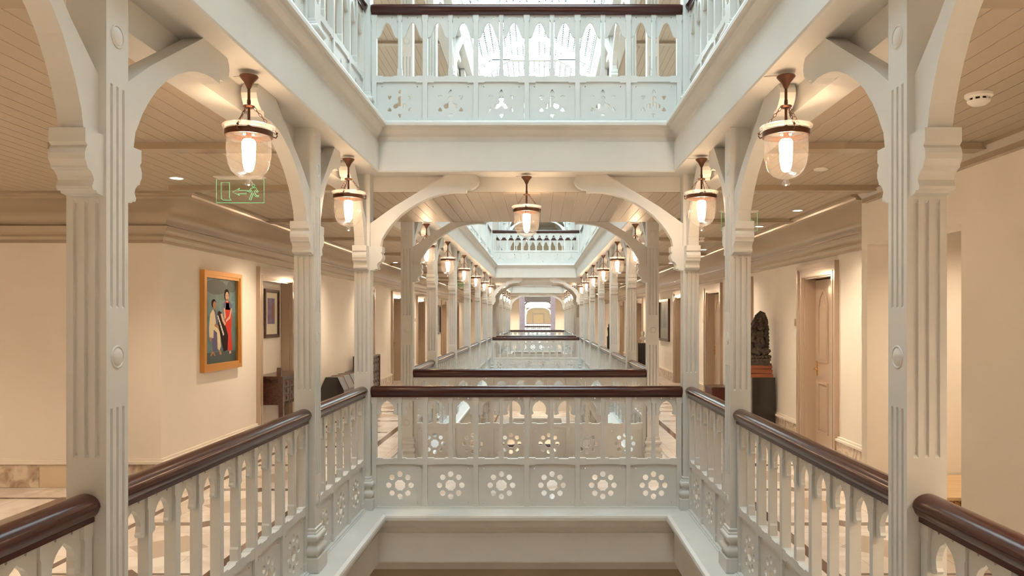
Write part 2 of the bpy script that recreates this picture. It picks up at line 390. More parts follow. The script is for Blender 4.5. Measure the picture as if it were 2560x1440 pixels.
# ------------------------------------------------------------------ doors
def door(n, x, s, a, b, label, leaf=True, deep=.15):
    """s = direction into the gallery"""
    r = bpy.data.objects.new('door_%d' % n, None); COL.objects.link(r); r.location = (x, (a+b)/2, 0); tag(r, label, 'door', kind='structure')
    hw = (b-a)/2
    mb = MB()
    for (w0, w1, t) in ((.004, CASE, .03), (0, .05, .055), (.05, .075, .042), (.11, .15, .04)):
        for q in (-1, 1):
            y0, y1 = sorted((q*(hw-w0), q*(hw-w1))); xx = sorted((0, s*t)); mb.box(xx[0], xx[1], y0, y1, 0, 2.41-w1)
        xx = sorted((0, s*t)); mb.box(xx[0], xx[1], -hw+w0, hw-w0, 2.41-w1, 2.41-w0)
    for q in (-1, 1):
        y0, y1 = sorted((q*(hw-CASE), q*(hw-CASE-.02))); xx = sorted((0, -s*(deep+.03))); mb.box(xx[0], xx[1], y0, y1, 0, DTOP)
    xx = sorted((0, -s*(deep+.03))); mb.box(xx[0], xx[1], -hw+CASE, hw-CASE, DTOP-.02, DTOP)
    put('casing', mb.mesh('casing', DOORM), r)
    if leaf:
        iw = hw-CASE-.02; th = .04; xl = -s*deep
        def F(u, z, t): return (xl+s*t, u, z)
        mb = MB(); xx = sorted((xl-s*th, xl)); mb.box(xx[0], xx[1], -iw, iw, .01, DTOP-.03)
        lf = put('leaf', mb.mesh('leaf', DOORM), r)
        for q in (-1, 1):
            u0 = .05; u1 = iw-.10
            for z0, z1, arch in ((.18, .86, 0), (1.12, 2.1, 1)):
                def outl(e):
                    if not arch: return [(u0+e, z0+e), (u1-e, z0+e), (u1-e, z1-e), (u0+e, z1-e)]
                    c = (u0+u1)/2
                    return [(u0+e, z0+e), (u1-e, z0+e), (u1-e, z1-.22-e), ((c+u1)/2+.03-e, z1-.09-e), (c, z1-e*1.3), ((c+u0)/2-.03+e, z1-.09-e), (u0+e, z1-.22-e)]
                pm = MB()
                for e0, e1, t in ((0, .03, .012), (.055, .2, .008)):
                    o_ = [(q*p[0], p[1]) for p in outl(e0)]; i_ = [(q*p[0], p[1]) for p in outl(e1)]
                    if e0 == 0: pm.prism(o_, [i_], xl, xl+s*t, 'yz')
                    else: pm.prism(o_, [], xl, xl+s*t, 'yz')
                put('moulded_panel', pm.mesh('moulded_panel', DOORM), lf)
        hm = MB(); hy = iw-.06
        hm.box(*sorted((xl, xl+s*.008)), hy-.02, hy+.02, .93, 1.13); hm.tube([(xl, hy, 1.02), (xl+s*.05, hy, 1.02)], .009); hm.tube([(xl+s*.05, hy, 1.02), (xl+s*.055, hy-.11, 1.02)], [.009, .006])
        put('handle', hm.mesh('handle', BRASS, smooth=True), r)
    return r
ordn = ['nearest', 'second', 'third', 'fourth', 'fifth', 'sixth', 'seventh']
dn = 1
door(dn, -WX, 1, *NICHE, 'gloss taupe doorway opening to a niche, left gallery', leaf=False, deep=.10)
for i, (a, b) in enumerate(DL): dn += 1; door(dn, -WX, 1, a, b, 'gloss taupe panelled door, %s on the left gallery wall' % ordn[i])
for i, (a, b) in enumerate(DR): dn += 1; door(dn, WX, -1, a, b, 'gloss taupe panelled door, %s on the right gallery wall' % ordn[i])

# ------------------------------------------------------------------ columns
CAPP = [(0, 2.350), (.108, 2.350), (.108, 2.303), (.096, 2.292), (.104, 2.282), (.111, 2.265), (.110, 2.245), (.100, 2.230), (.097, 2.224), (.097, 2.218), (.078, 2.210),
        (.064, 2.196), (.059, 2.182), (.064, 2.170), (.069, 2.160), (.066, 2.150), (.057, 2.146), (.049, 2.150), (.040, 2.140), (0, 2.135)]
def brk(k):
    P = [(0, 2.345), (.085, 2.345), (.100, 2.42), (.108, 2.43), (.120, 2.45), (.15, 2.50), (.195, 2.558), (.265, 2.632), (.34, 2.690), (.43, 2.745), (.53, 2.792), (.62, 2.820), (.70, 2.835),
         (.78, 2.842), (.856, 2.838), (.862, 2.862), (.90, 2.864), (.935, 2.882), (.962, 2.910), (.972, 2.94), (.965, 2.968), (.945, 2.994), (.68, 2.994), (.22, 2.715), (.19, 2.695), (0, 2.56)]
    return [(d if d < .1 else .1+(d-.1)*k, z) for d, z in P]
def shaft_mesh(faces, dz, H):
    """faces: 4 codes for -Y,+X,+Y,-X ; 'c' flutes under a capital, 'm' medallion pattern"""
    mb = MB(); W = .14; g = [(.024, .040), (.0625, .0775), (.100, .116)]
    for k, code in enumerate(faces):
        zr = [(1.22, 2.125+dz)] if code == 'c' else [(.64, 1.39), (1.745+dz*.5, 2.54+dz)]
        us = [0]+[u for p in g for u in p]+[W]; zs = [0]+[z for p in zr for z in p]+[H]
        R = Matrix.Rotation(k*pi/2, 4, 'Z')
        def P(u, z, dpt=0): return R @ Vector((u-.07, -.07+dpt, z))
        for i in range(len(us)-1):
            for j in range(len(zs)-1):
                u0, u1, z0, z1 = us[i], us[i+1], zs[j], zs[j+1]
                if i % 2 == 1 and j % 2 == 1:
                    e = .003; D = .009; e2 = .012
                    o_ = [P(u0, z0), P(u1, z0), P(u1, z1), P(u0, z1)]; n_ = [P(u0+e, z0+e2, D), P(u1-e, z0+e2, D), P(u1-e, z1-e2, D), P(u0+e, z1-e2, D)]
                    mb.add(o_+n_, [(4, 5, 6, 7), (0, 1, 5, 4), (1, 2, 6, 5), (2, 3, 7, 6), (3, 0, 4, 7)])
                else: mb.add([P(u0, z0), P(u1, z0), P(u1, z1), P(u0, z1)], [(0, 1, 2, 3)])
    return mb.mesh('shaft', PAINT, fix=False)
BASEP = [(.105, 0), (.105, .095), (.088, .100), (.088, .112), (.098, .120), (.104, .135), (.104, .150), (.098, .163), (.086, .170), (.080, .18), (.080, .195), (.087, .205), (.096, .211), (.100, .222), (.100, .236), (.094, .247), (.084, .252), (.084, .262), (.078, .268), (.078, .286), (.070, .292)]
def base_mesh():
    mb = MB(); vs = []; fs = []; n = len(BASEP)
    for sx, sy in ((-1, -1), (1, -1), (1, 1), (-1, 1)):
        for r, z in BASEP: vs.append((sx*r, sy*r, z))
    for k in range(4):
        for i in range(n-1): fs.append((k*n+i, ((k+1) % 4)*n+i, ((k+1) % 4)*n+i+1, k*n+i+1))
    mb.add(vs, fs); return mb.mesh('base', PAINT, smooth=True, fix=False)
MED = [(0.0005, .010), (.014, .0095), (.024, .0075), (.030, .004), (.0325, .0008), (.034, .0008), (.0355, .005), (.038, .006), (.041, .004), (.042, .0)]
def med_mesh():
    mb = MB(); mb.lathe(MED, n=24, R=Matrix.Rotation(pi/2, 3, 'X')); return mb.mesh('medallion', PAINT, smooth=True)   # axis -Y
MEDM = med_mesh(); BASEM = base_mesh()
CM = {}
def cmesh(kind, *a):
    key = (kind,)+a
    if key not in CM:
        if kind == 'shaft': CM[key] = shaft_mesh(*a)
        elif kind == 'cap': mb = MB(); mb.prism([(d+.07, z+a[0]) for d, z in CAPP], [], -.062, .062); CM[key] = mb.mesh('capital', PAINT)
        else: mb = MB(); mb.prism([(d+.07, z+a[1]) for d, z in brk(a[0])], [], -.043, .043); CM[key] = mb.mesh('bracket', PAINT)
    return CM[key]
def column(x, y, z0, arms, label, dz=0, group=None, detail=True):
    """arms: dict direction (0 +X,1 +Y,2 -X,3 -Y) -> bracket length factor"""
    H = 2.995+dz; r = thing('column', label, 'column', (x, y, z0), 0, group)
    fc = ''.join('c' if d in arms else 'm' for d in (3, 0, 1, 2))
    put('shaft', cmesh('shaft', fc, dz, H), r); put('base', BASEM, r)
    for d, k in arms.items():
        put('capital', cmesh('cap', dz), r, rz=d*pi/2); put('bracket', cmesh('brk', k, dz), r, rz=d*pi/2)
    if detail:
        for d in range(4):
            if d in arms: continue
            if d == (0 if x > 0 else 2): continue       # the side against the gallery carries none
            a = d*pi/2; u = Vector((cos(a), sin(a), 0))
            for z in (.46, 1.57, 2.72+dz):
                put('medallion', MEDM, r, tuple(u*.0698+Vector((0, 0, z))), a+pi/2, (1, .65, 1))
    return r
SIDE = {-1: 'left', 1: 'right'}
OC = ['first', 'second', 'third', 'fourth', 'fifth', 'sixth', 'seventh', 'eighth']
def barm(L): return 1.0 if L > 2.1 else (.78 if L > 1.9 else .60)
for wi, wl in enumerate(WELLS):
    for z0, dz in ((L1, 0), (L2, .41), (L0, 0)):
        if z0 == L0 and wi != 1: continue
        for i, y in enumerate(wl):
            if z0 == L2 and wi == 0 and i == 0: continue
            if z0 == L0 and i < 2: continue
            for s in (-1, 1):
                arms = {}
                if i > 0: arms[3] = barm(wl[i]-wl[i-1]-.14 if True else 0)
                if i < len(wl)-1: arms[1] = barm(wl[i+1]-wl[i]-.14)
                if i in (0, len(wl)-1): arms[0 if s < 0 else 2] = 1.0
                st = {L1: 'camera storey', L2: 'upper storey', L0: 'lower storey'}[z0]
                lab = 'white fluted column, %s in the %s row of the %s, %s' % (OC[i], SIDE[s], WN[wi], st)
                column(s*XC, y, z0, arms, lab, dz, 'white fluted columns around the wells', detail=(wi < 2))

# ------------------------------------------------------------------ balustrades
P0 = .2285
def arch_board(style):
    hw = (P0-.040)/2; top = 1.012
    if style == 'horseshoe':
        ft = .835; cv = [(.082, 0), (.060, .006), (.052, .017), (.058, .028), (.062, .051), (.059, .068), (.052, .084), (.042, .100), (.028, .113), (.012, .122), (0, .132)]; dots = (.043, .986, .006)
    else:
        ft = .795; cv = [(.085, 0), (.070, .010), (.060, .028), (.056, .040), (.048, .062), (.040, .083), (.032, .105), (.020, .126), (.008, .137), (0, .139)]; dots = (.043, .975, .0055)
    o_ = [(-hw, ft), (-hw, top), (hw, top), (hw, ft)]+[(x, ft+z) for x, z in cv]+[(-x, ft+z) for x, z in reversed(cv[:-1])]
    mb = MB(); mb.prism(o_, [circ(s*dots[0], dots[1], dots[2], 8) for s in (-1, 1)], -.011, .011); return mb.mesh('arch_board', PAINT)
def lower_panel(style):
    hw = P0-.022; c = .203; holes = [circ(s*.159, z, .006, 6) for s in (-1, 1) for z in (.05, .355)]
    if style == 'horseshoe':
        holes += [circ(.101*cos(k*pi/4), c+.101*sin(k*pi/4), .0255, 12) for k in range(8)]
        holes += [[((.052 if i % 2 == 0 else .046)*cos(pi*i/8+pi/8), c+(.052 if i % 2 == 0 else .046)*sin(pi*i/8+pi/8)) for i in range(16)]]
    else:
        cs = [(0, 0, .024)]+[(.046*cos(a), .046*sin(a), .0235) for a in (pi/2, pi*7/6, pi*11/6)]
        ol = []
        for i in range(48):
            t = 2*pi*i/48; dx, dy = cos(t), sin(t); best = 0
            for cx, cy, r in cs:
                b = cx*dx+cy*dy; D = b*b-(cx*cx+cy*cy-r*r)
                if D >= 0: best = max(best, b+math.sqrt(D))
            ol.append((best*dx, c+best*dy))
        holes += [ol]
        for k in range(6):
            a = pi/2+k*pi/3; cx, cz = .108*cos(a), c+.108*sin(a); up = 1 if (k % 2 == 0) else -1
            holes += [[(cx, cz+up*.022), (cx-.012, cz+up*.008), (cx-.020, cz-up*.014), (cx, cz-up*.019), (cx+.020, cz-up*.014), (cx+.012, cz+up*.008)]]
    mb = MB(); mb.prism([(-hw, .0), (hw, .0), (hw, .40), (-hw, .40)], holes, -.010, .010); return mb.mesh('pierced_panel', PAINT)
ARCH = {k: arch_board(k) for k in ('horseshoe', 'ogee')}; PANEL = {k: lower_panel(k) for k in ('horseshoe', 'ogee')}
def post_mesh(w, z0, z1, d):
    mb = MB(); e = .006
    mb.prism([(-w, z0), (w, z0), (w, z0+.06), (w-e, z0+.072), (w-e, z1-.072), (w, z1-.06), (w, z1), (-w, z1), (-w, z1-.06), (-w+e, z1-.072), (-w+e, z0+.072), (-w, z0+.06)], [], -d, d); return mb.mesh('post', PAINT)
POST = post_mesh(.027, 0, 1.012, .025); BAL = post_mesh(.021, .449, 1.012, .022)
def midrail():
    mb = MB(); mb.prism([(0, .388), (.075, .388), (.083, .396), (2*P0-.083, .396), (2*P0-.075, .388), (2*P0, .388), (2*P0, .450), (2*P0-.075, .450), (2*P0-.083, .442), (P0+.06, .442), (P0+.05, .450), (P0-.05, .450), (P0-.06, .442), (.083, .442), (.075, .450), (0, .450)], [], -.0235, .0235); return mb.mesh('mid_rail', PAINT)
MID = midrail()
HP = [(.050*cos(t)*(1 if sin(t) > -.2 else .94), 1.052+.046*sin(t)) for t in [2*pi*i/28 for i in range(28)]]
def handrail_mesh():
    mb = MB(); n = len(HP); xs = [(0, .86), (.006, 1), (.994, 1), (1, .86)]
    vs = [(x, p[0]*k*1.1, 1.052+(p[1]-1.052)*k) for x, k in xs for p in HP]
    fs = [(a*n+i, a*n+(i+1) % n, (a+1)*n+(i+1) % n, (a+1)*n+i) for a in range(3) for i in range(n)]+[tuple(range(n)), tuple(range(3*n, 4*n))]
    mb.add(vs, fs); mb.box(0.001, .999, -.03, .03, .998, 1.02); return mb.mesh('handrail', MAHOG, smooth=True)
HAND = handrail_mesh()
mb = MB(); mb.box(0, 1, -.034, .034, -.008, .014); mb.box(0, 1, -.05, .05, -.009, .004); BOT = mb.mesh('bottom_rail', PAINT)
merged = {}
def merged_lattice(n, style):
    if (n, style) in merged: return merged[(n, style)]
    mb = MB()
    def put_in(me, dx):
        vs = [(v.co.x+dx, v.co.y, v.co.z) for v in me.vertices]; mb.add(vs, [tuple(p.vertices) for p in me.polygons])
    for i in range(n+1): put_in(POST, i*2*P0)
    for i in range(n):
        put_in(BAL, (2*i+1)*P0); put_in(PANEL[style], (2*i+1)*P0); put_in(MID, i*2*P0)
        for k in (0, 1): put_in(ARCH[style], (2*i+.5+k)*P0)
    me = mb.mesh('lattice', PAINT, fix=False); merged[(n, style)] = me; return me
def balustrade(x, y, z0, L, rz, n, style, label, full, group=None):
    r = thing('balustrade', label, 'balustrade', (x, y, z0), rz, group)
    put('handrail', HAND, r, (0, 0, 0), sc=(L, 1, 1)); put('bottom_rail', BOT, r, (0, 0, 0), sc=(L, 1, 1))
    p = (L-.056)/(2*n); k = p/P0; x0 = .028
    if not full:
        put('lattice', merged_lattice(n, style), r, (x0, 0, 0), sc=(k, 1, 1)); return r
    for i in range(n+1): put('post', POST, r, (x0+i*2*p, 0, 0))
    for i in range(n):
        put('baluster', BAL, r, (x0+(2*i+1)*p, 0, 0)); put('pierced_panel', PANEL[style], r, (x0+(2*i+1)*p, 0, 0), sc=(k, 1, 1))
        put('mid_rail', MID, r, (x0+2*i*p, 0, 0), sc=(k, 1, 1))
        for q in (0, 1): put('arch_board', ARCH[style], r, (x0+(2*i+.5+q)*p, 0, 0), sc=(k, 1, 1))
    return r
for wi, wl in enumerate(WELLS):
    for z0 in (L1, L2, L0):
        if z0 == L0 and wi != 1: continue
        style = 'ogee' if z0 == L2 else 'horseshoe'; st = {L1: 'camera storey', L2: 'upper storey', L0: 'lower storey'}[z0]
        grp = 'white balustrades with mahogany handrails'
        for i in range(len(wl)-1):
            a = wl[i]+CW; L = wl[i+1]-wl[i]-2*CW; n = 5 if L > 2.2 else (4 if L > 1.85 else 3)
            if z0 == L0 and i < 2: continue
            if z0 == L2 and wi == 0 and i == 0: continue
            for s in (-1, 1):
                balustrade(s*XC, a, z0, L, pi/2, n, style, 'white pierced balustrade, %s bay on the %s of the %s, %s' % (OC[i], SIDE[s], WN[wi], st), (wi == 0 or (wi == 1 and i < 2 and z0 == L1)), grp)
        for e, y in ((0, wl[0]), (1, wl[-1])):
            if z0 != L1 and wi == 0 and e == 0: continue
            end = 'near end' if e == 0 else 'far end'
            balustrade(-HI, y, z0, 2*HI, 0, 6, style, 'white pierced balustrade across the %s of the %s, %s' % (end, WN[wi], st), (wi == 0 or (wi == 1 and z0 == L1)), grp)

# ------------------------------------------------------------------ lanterns
def lantern_parts():
    P = {}
    mb = MB(); mb.lathe([(.001, 0), (.046, 0), (.048, -.006), (.040, -.016), (.024, -.035), (.014, -.056), (.010, -.066), (.001, -.066)]); P['canopy'] = mb.mesh('canopy', BRONZE, True)
    mb = MB(); mb.tube([(0, 0, -.06), (0, 0, -.27)], .0075); mb.lathe([(.001, -.125), (.009, -.125), (.010, -.145), (.001, -.15)]); mb.lathe([(.001, -.148), (.028, -.156), (.031, -.160), (.024, -.168), (.001, -.168)]); P['stem'] = mb.mesh('stem', BRONZE, True)
    mb = MB(); mb.tube([(.012, 0, .0), (.014, .004, .006), (.004, .006, .012)], .0015, 5); mb.tube([(-.02, .01, 0), (-.05, .03, .010), (-.10, .05, .012)], .0013, 5); P['wire'] = mb.mesh('wire', BRONZE)
    mb = MB(); mb.lathe([(.112, -.318), (.119, -.318), (.119, -.290), (.112, -.290)], n=36)
    P['band'] = mb.mesh('band', BRONZE, True)
    mb = MB(); a = 0; mb.tube([(.119, 0, -.305), (.135, 0, -.309), (.142, 0, -.297), (.138, 0, -.288)], .0035, 6); mb.ball((.140, 0, -.284), .006, n=5); P['hook'] = mb.mesh('hook', BRONZE, True)
    mb = MB(); mb.lathe([(.122, -.262), (.130, -.262), (.134, -.268), (.131, -.276), (.120, -.284), (.116, -.276), (.122, -.262)], n=40); P['glass_rim'] = mb.mesh('glass_rim', RIMG, True)
    pr = [(.119, -.282), (.111, -.292), (.110, -.33), (.112, -.38), (.111, -.42), (.104, -.462), (.088, -.497), (.066, -.520), (.040, -.533), (.020, -.537), (.012, -.543), (.018, -.552), (.022, -.561), (.016, -.570), (.001, -.573)]
    mb = MB(); mb.lathe(pr, n=36); P['glass_bell'] = mb.mesh('glass_bell', GLASS, True)
    mb = MB(); mb.lathe([(.001, -.330), (.026, -.332), (.034, -.345), (.034, -.385), (.027, -.415), (.021, -.450), (.017, -.487), (.001, -.494)]); P['bulb'] = mb.mesh('bulb', BULB, True)
    mb = MB(); mb.lathe([(.001, -.262), (.014, -.262), (.016, -.30), (.014, -.329), (.001, -.330)]); P['lamp_holder'] = mb.mesh('lamp_holder', BRONZE, True)
    mb = MB()
    p0 = Vector((.025, 0, -.163)); p1 = Vector((.138, 0, -.288)); N = 9; d = (p1-p0)/N
    for i in range(N):
        c = p0+d*(i+.5); u = d.normalized(); v = Vector((0, 1, 0)) if i % 2 else u.cross(Vector((0, 1, 0)))
        mb.tube([c+u*.0115*cos(t)+v*.006*sin(t) for t in [2*pi*j/10 for j in range(10)]], .0016, 5, closed=True)
    P['chain'] = mb.mesh('chain', BRONZE, True)
    return P
LPARTS = lantern_parts()
def lantern(x, y, z, label, full=True):
    r = thing('lantern', label, 'lantern', (x, y, z), 0, 'glass bell lanterns under the beams')
    for k, me in LPARTS.items():
        if k == 'chain':
            for q in range(3): put(k, me, r, rz=2*pi*q/3+.5)
        elif k == 'wire' and not full: continue
        elif k == 'hook':
            for q in range(3): put(k, me, bd, rz=2*pi*q/3+.5)
        else:
            o = put(k, me, r)
            if k == 'band': bd = o
    return r
ZL = 2.972
lantern(0, W1[0]+.07, ZL, 'glass bell lantern in the centre of the beam just ahead of the camera')
lantern(0, 6.79-.07, ZL, 'clear glass bell lantern hanging in the centre of the first cross beam')
for s in (-1, 1):
    k = 0
    for wi, wl in enumerate(WELLS):
        for i in range(len(wl)-1):
            k += 1; y = (wl[i]+wl[i+1])/2
            if wi == 0 and i == 0: continue
            lantern(s*1.40, y, ZL, 'glass bell lantern under the %s beam of the %s, bay %s' % (SIDE[s], WN[wi], OC[i]), wi == 0)
    lantern(s*1.40, 66, ZL, 'distant glass bell lantern beyond the staircase hall, on the %s' % SIDE[s], False)

# ------------------------------------------------------------------ downlights, detectors, speaker disc
mb = MB(); mb.lathe([(.060, 0), (.062, -.006), (.050, -.008), (.046, -.002), (.045, .0)], n=24); RIMM = mb.mesh('rim', WHITEP, True)
mb = MB(); mb.lathe([(.001, -.004), (.046, -.004)], n=24); LEDM = mb.mesh('lens', LED)
def downlight(x, y, z, label, watts=SPOT):
    r = thing('downlight', label, 'ceiling light', (x, y, z), 0, 'round recessed ceiling downlights'); put('rim', RIMM, r); put('lens', LEDM, r)
    l = bpy.data.lights.new('downlight_beam', 'SPOT'); l.energy = watts*4; l.color = (1, .79, .57); l.spot_size = radians(125); l.spot_blend = .9; l.shadow_soft_size = .05
    o = bpy.data.objects.new('downlight_beam', l); COL.objects.link(o); o.parent = r; o.location = (0, 0, -.02)
ZC = 2.895
for s, ys in ((-1, (2.6, 6.35, 9.6, 12.8, 16.0, 19.4, 22.7, 26, 29.5, 33, 36.5)), (1, (2.3, 8.26, 9.7, 13.0, 16.2, 19.4, 22.7, 26, 29.5, 33, 36.5))):
    for i, y in enumerate(ys): downlight(s*2.95, y, ZC, 'round lit ceiling downlight, %s along the %s gallery ceiling' % (['first', 'second', 'third', 'fourth', 'fifth', 'sixth', 'seventh', 'eighth', 'ninth', 'tenth', 'eleventh'][i], SIDE[s]))
downlight(-5.6, 5.2, ZC, 'added unseen downlight over the side hall at far left')  # side hall downlights are added, unseen, to brighten the left wall and floor
downlight(-6.4, 2.6, ZC, 'added unseen downlight over the side hall, beyond the left edge', 60)
downlight(-4.6, 2.4, ZC, 'added unseen downlight over the side hall entrance', 60)
downlight(-7.4, 5.4, ZC, 'added unseen downlight in the far corner of the side hall', 45)
downlight(2.5, .9, ZC, 'added unseen downlight over the near right gallery beside the camera', 55)  # added out of view to lighten the near right wall
for s in (-1, 1):
    downlight(s*.8, -.9, ZC, 'added unseen downlight over the bridge behind the camera, %s' % SIDE[s], 70); downlight(s*2.95, -1.0, ZC, 'added unseen downlight over the gallery behind the camera, %s' % SIDE[s], 60)  # unseen lamps added to warm the near column fronts
    downlight(s*1.4, 40.2, ZC, 'added downlight before the far end walls, %s' % SIDE[s], 70)  # added to brighten the end walls
for i, y in enumerate((4.0, 8.2, 14, 20, 25.3, 32, 40)):
    for s in (-1, 1): downlight(s*(2.5 if i not in (1, 4, 6) else .9), y, -.222 if i not in (1, 4) else -.222, 'added downlight in the lower storey ceiling, %s on the %s' % (OC[i], SIDE[s]), 40) if i not in (0, 1) else None  # added lamps that lift the dark lower storey
    for s in (-1, 1): downlight(s*(2.5 if i not in (1, 4, 6) else .9), y, L0-.222, 'added downlight in the ground storey ceiling, %s on the %s' % (OC[i], SIDE[s]), 110)  # added lamps that brighten the dark storey under the lower bridges
for s in (-1, 1):
    for i in (1,): lantern(s*1.40, (W1[i]+W1[i+1])/2, L0+2.972, 'added unseen glass bell lantern on the lower storey %s beam, bay %s' % (SIDE[s], OC[i]), False)  # unseen lanterns added to warm the lower beam faces
downlight(4.05, 6.1, ZC, 'round lit downlight inside the near right alcove')

for s in (-1, 1):
    for i, y in enumerate((8.0, 12.4, 18, 24)): downlight(s*2.9, y, 6.745, 'round downlight in the upper storey ceiling, %s on the %s' % (OC[i], SIDE[s]), 45)
mb = MB(); mb.lathe([(.001, 0), (.055, 0), (.055, -.008), (.050, -.012), (.001, -.012)], n=28); o = put('speaker_disc', mb.mesh('speaker_disc', WHITEP, True), loc=(2.35, 5.97, ZC)); tag(o, 'flat white unlit disc in the right gallery ceiling boards', 'ceiling disc')
def detector(x, y, z, label):
    r = thing('smoke_detector', label, 'smoke detector', (x, y, z), 0)
    mb = MB(); mb.lathe([(.001, 0), (.068, 0), (.068, -.014), (.060, -.022), (.055, -.024), (.001, -.024)], n=32); put('base', mb.mesh('base', WHITEP, True), r)
    mb = MB(); mb.lathe([(.050, -.024), (.050, -.036)], n=32); put('vent', mb.mesh('vent', BLACK, True), r)
    mb = MB()
    for k in range(10):
        a = 2*pi*k/10; mb.box(.046, .056, -.006, .006, -.038, -.022)
        for i in range(len(mb.v)-8, len(mb.v)):
            p = Vector(mb.v[i]); p.rotate(Matrix.Rotation(a, 3, 'Z')); mb.v[i] = tuple(p)
    mb.lathe([(.056, -.036), (.054, -.044), (.036, -.058), (.001, -.060)], n=32); mb.lathe([(.001, -.036), (.056, -.036)], n=32)
    put('chamber', mb.mesh('chamber', WHITEP, True), r)
detector(2.44, 3.98, ZC, 'white round smoke detector on the near right ceiling')
detector(2.50, 11.1, ZC, 'small white smoke detector farther along the right gallery ceiling')
detector(-2.6, 12.6, ZC, 'small white smoke detector on the left gallery ceiling')

# ------------------------------------------------------------------ exit signs
def exit_sign(x, y, z, label, full=True):
    r = thing('exit_sign', label, 'exit sign', (x, y, z), 0)
    mb = MB(); mb.box(-.215, .205, -.035, .035, -.012, 0); mb.box(-.19, .19, -.018, .018, -.024, -.012); put('mounting_plate', mb.mesh('mounting_plate', WHITEP), r)
    mb = MB(); mb.box(-.20, .20, -.003, .003, -.222, -.022); put('acrylic_panel', mb.mesh('acrylic_panel', ACRYL), r)
    def ln(mb, pts, closed=True, r_=.0018): mb.tube([(px, -.0045, pz) for px, pz in pts], r_, 5, closed=closed)
    mb = MB(); ln(mb, [(-.199, -.024), (-.199, -.221), (.199, -.221), (.199, -.024)], False); put('edge_line', mb.mesh('edge_line', GREEN), r)
    mb = MB(); ln(mb, [(-.160, -.052), (-.090, -.052), (-.090, -.180), (-.075, -.198), (-.145, -.198), (-.158, -.185)]); put('door_symbol', mb.mesh('door_symbol', GREEN), r)
    mb = MB(); ln(mb, [(-.065, -.130), (-.005, -.098), (-.018, -.116), (.050, -.116), (.050, -.146), (-.018, -.146), (-.005, -.160)]); put('arrow_symbol', mb.mesh('arrow_symbol', GREEN), r)
    mb = MB(); ln(mb, [(.110+.012*cos(t), -.076+.012*sin(t)) for t in [2*pi*i/10 for i in range(10)]])
    ln(mb, [(.090, -.098), (.130, -.094), (.150, -.128), (.142, -.134), (.124, -.112), (.118, -.130), (.136, -.160), (.155, -.160), (.155, -.170), (.128, -.170), (.110, -.142), (.088, -.200), (.074, -.196), (.100, -.130), (.092, -.112), (.082, -.132), (.058, -.124), (.060, -.114), (.076, -.120)])
    put('running_figure_symbol', mb.mesh('running_figure_symbol', GREEN), r)
exit_sign(-2.39, 6.30, ZC, 'clear acrylic exit sign with green running figure and arrow, near left ceiling')
exit_sign(2.32, 8.30, ZC, 'clear acrylic exit sign partly behind the second right column')
exit_sign(-2.36, 23.5, ZC, 'tiny green exit sign far along the left gallery')

# ------------------------------------------------------------------ roof over the wells
def truss(y, label):
    r = thing('roof_truss', label, 'roof truss', (0, y, 0), 0, 'white timber roof trusses')
    for s in (-1, 1):
        mb = MB(); mb.prism([(s*1.62, 7.02), (0, 7.86), (0, 7.97), (s*1.62, 7.13)], [], -.05, .05); put('rafter', mb.mesh('rafter', PAINT), r)
        mb = MB(); mb.prism([(s*.50, 7.37), (s*.78, 7.22), (s*1.05, 7.00), (s*1.30, 6.72), (s*1.40, 6.50), (s*1.40, 6.70), (s*1.36, 6.85), (s*1.10, 7.16), (s*.92, 7.37)], [], -.045, .045); put('brace', mb.mesh('brace', PAINT), r)
    mb = MB(); mb.box(-1.15, 1.15, -.045, .045, 7.35, 7.46); put('collar_beam', mb.mesh('collar_beam', PAINT), r)
    mb = MB(); mb.box(-.035, .035, -.035, .035, 7.45, 7.90); put('king_post', mb.mesh('king_post', PAINT), r)
wn_ = [0]
for wi, wl in enumerate(WELLS):
    for i, y in enumerate(wl):
        if wi == 0 and i == 0: continue
        truss(y, 'white roof truss with king post over the %s, %s from the near end' % (WN[wi], OC[i]))
    wn_[0] += 1
    mb = MB(); y0, y1 = wl[0]-.2, wl[-1]+.2
    for s in (-1, 1): mb.add([(s*1.75, y0, 7.12), (s*1.75, y1, 7.12), (0, y1, 8.03), (0, y0, 8.03)], [(0, 1, 2, 3)])
    struct('window_%d' % wn_[0], mb.mesh('window', ROOFG, fix=False), 'scalloped glass skylight roof over the %s' % WN[wi], 'skylight')
mb = MB()
for y0, y1 in ((-4, W1[0]-.1), (W1[-1]+.1, W2[0]-.1), (W2[-1]+.1, W3[0]-.1), (W3[-1]+.1, 41.6)): mb.box(-1.72, 1.72, y0, y1, 7.29, 7.4)
mb.box(-3.9, -1.72, -4, 41.6, 7.29, 7.4); mb.box(1.72, 3.9, -4, 41.6, 7.29, 7.4)
for s in (-1, 1): mb.prism([(s*1.72, 7.0), (s*1.80, 7.0), (s*1.80, 7.3), (s*1.72, 7.3)], [], -4, 41.6)
struct('ceiling', mb.mesh('ceiling', PAINT), 'solid flat roof around the skylights', 'roof')

# ------------------------------------------------------------------ far end: end walls, hall, distant wing
mb = MB(); mb.box(-WX-.3, -1.0, 41.6, 42, -.25, 3.44); mb.box(1.0, WX+.3, 41.6, 42, -.25, 3.44)
mb.box(-WX-.3, WX+.3, 41.6, 42, -7, -.25)
struct('wall_end', mb.mesh('w', WALL), 'pale end walls beside the opening into the staircase hall', 'wall')
mb = MB(); mb.box(-WX-.3, WX+.3, 41.6, 42, 3.44, 7.4); struct('wall_end_upper', mb.mesh('w', mat('tan_wall', (.62, .48, .33), .8)), 'tan end wall of the upper storey', 'wall')
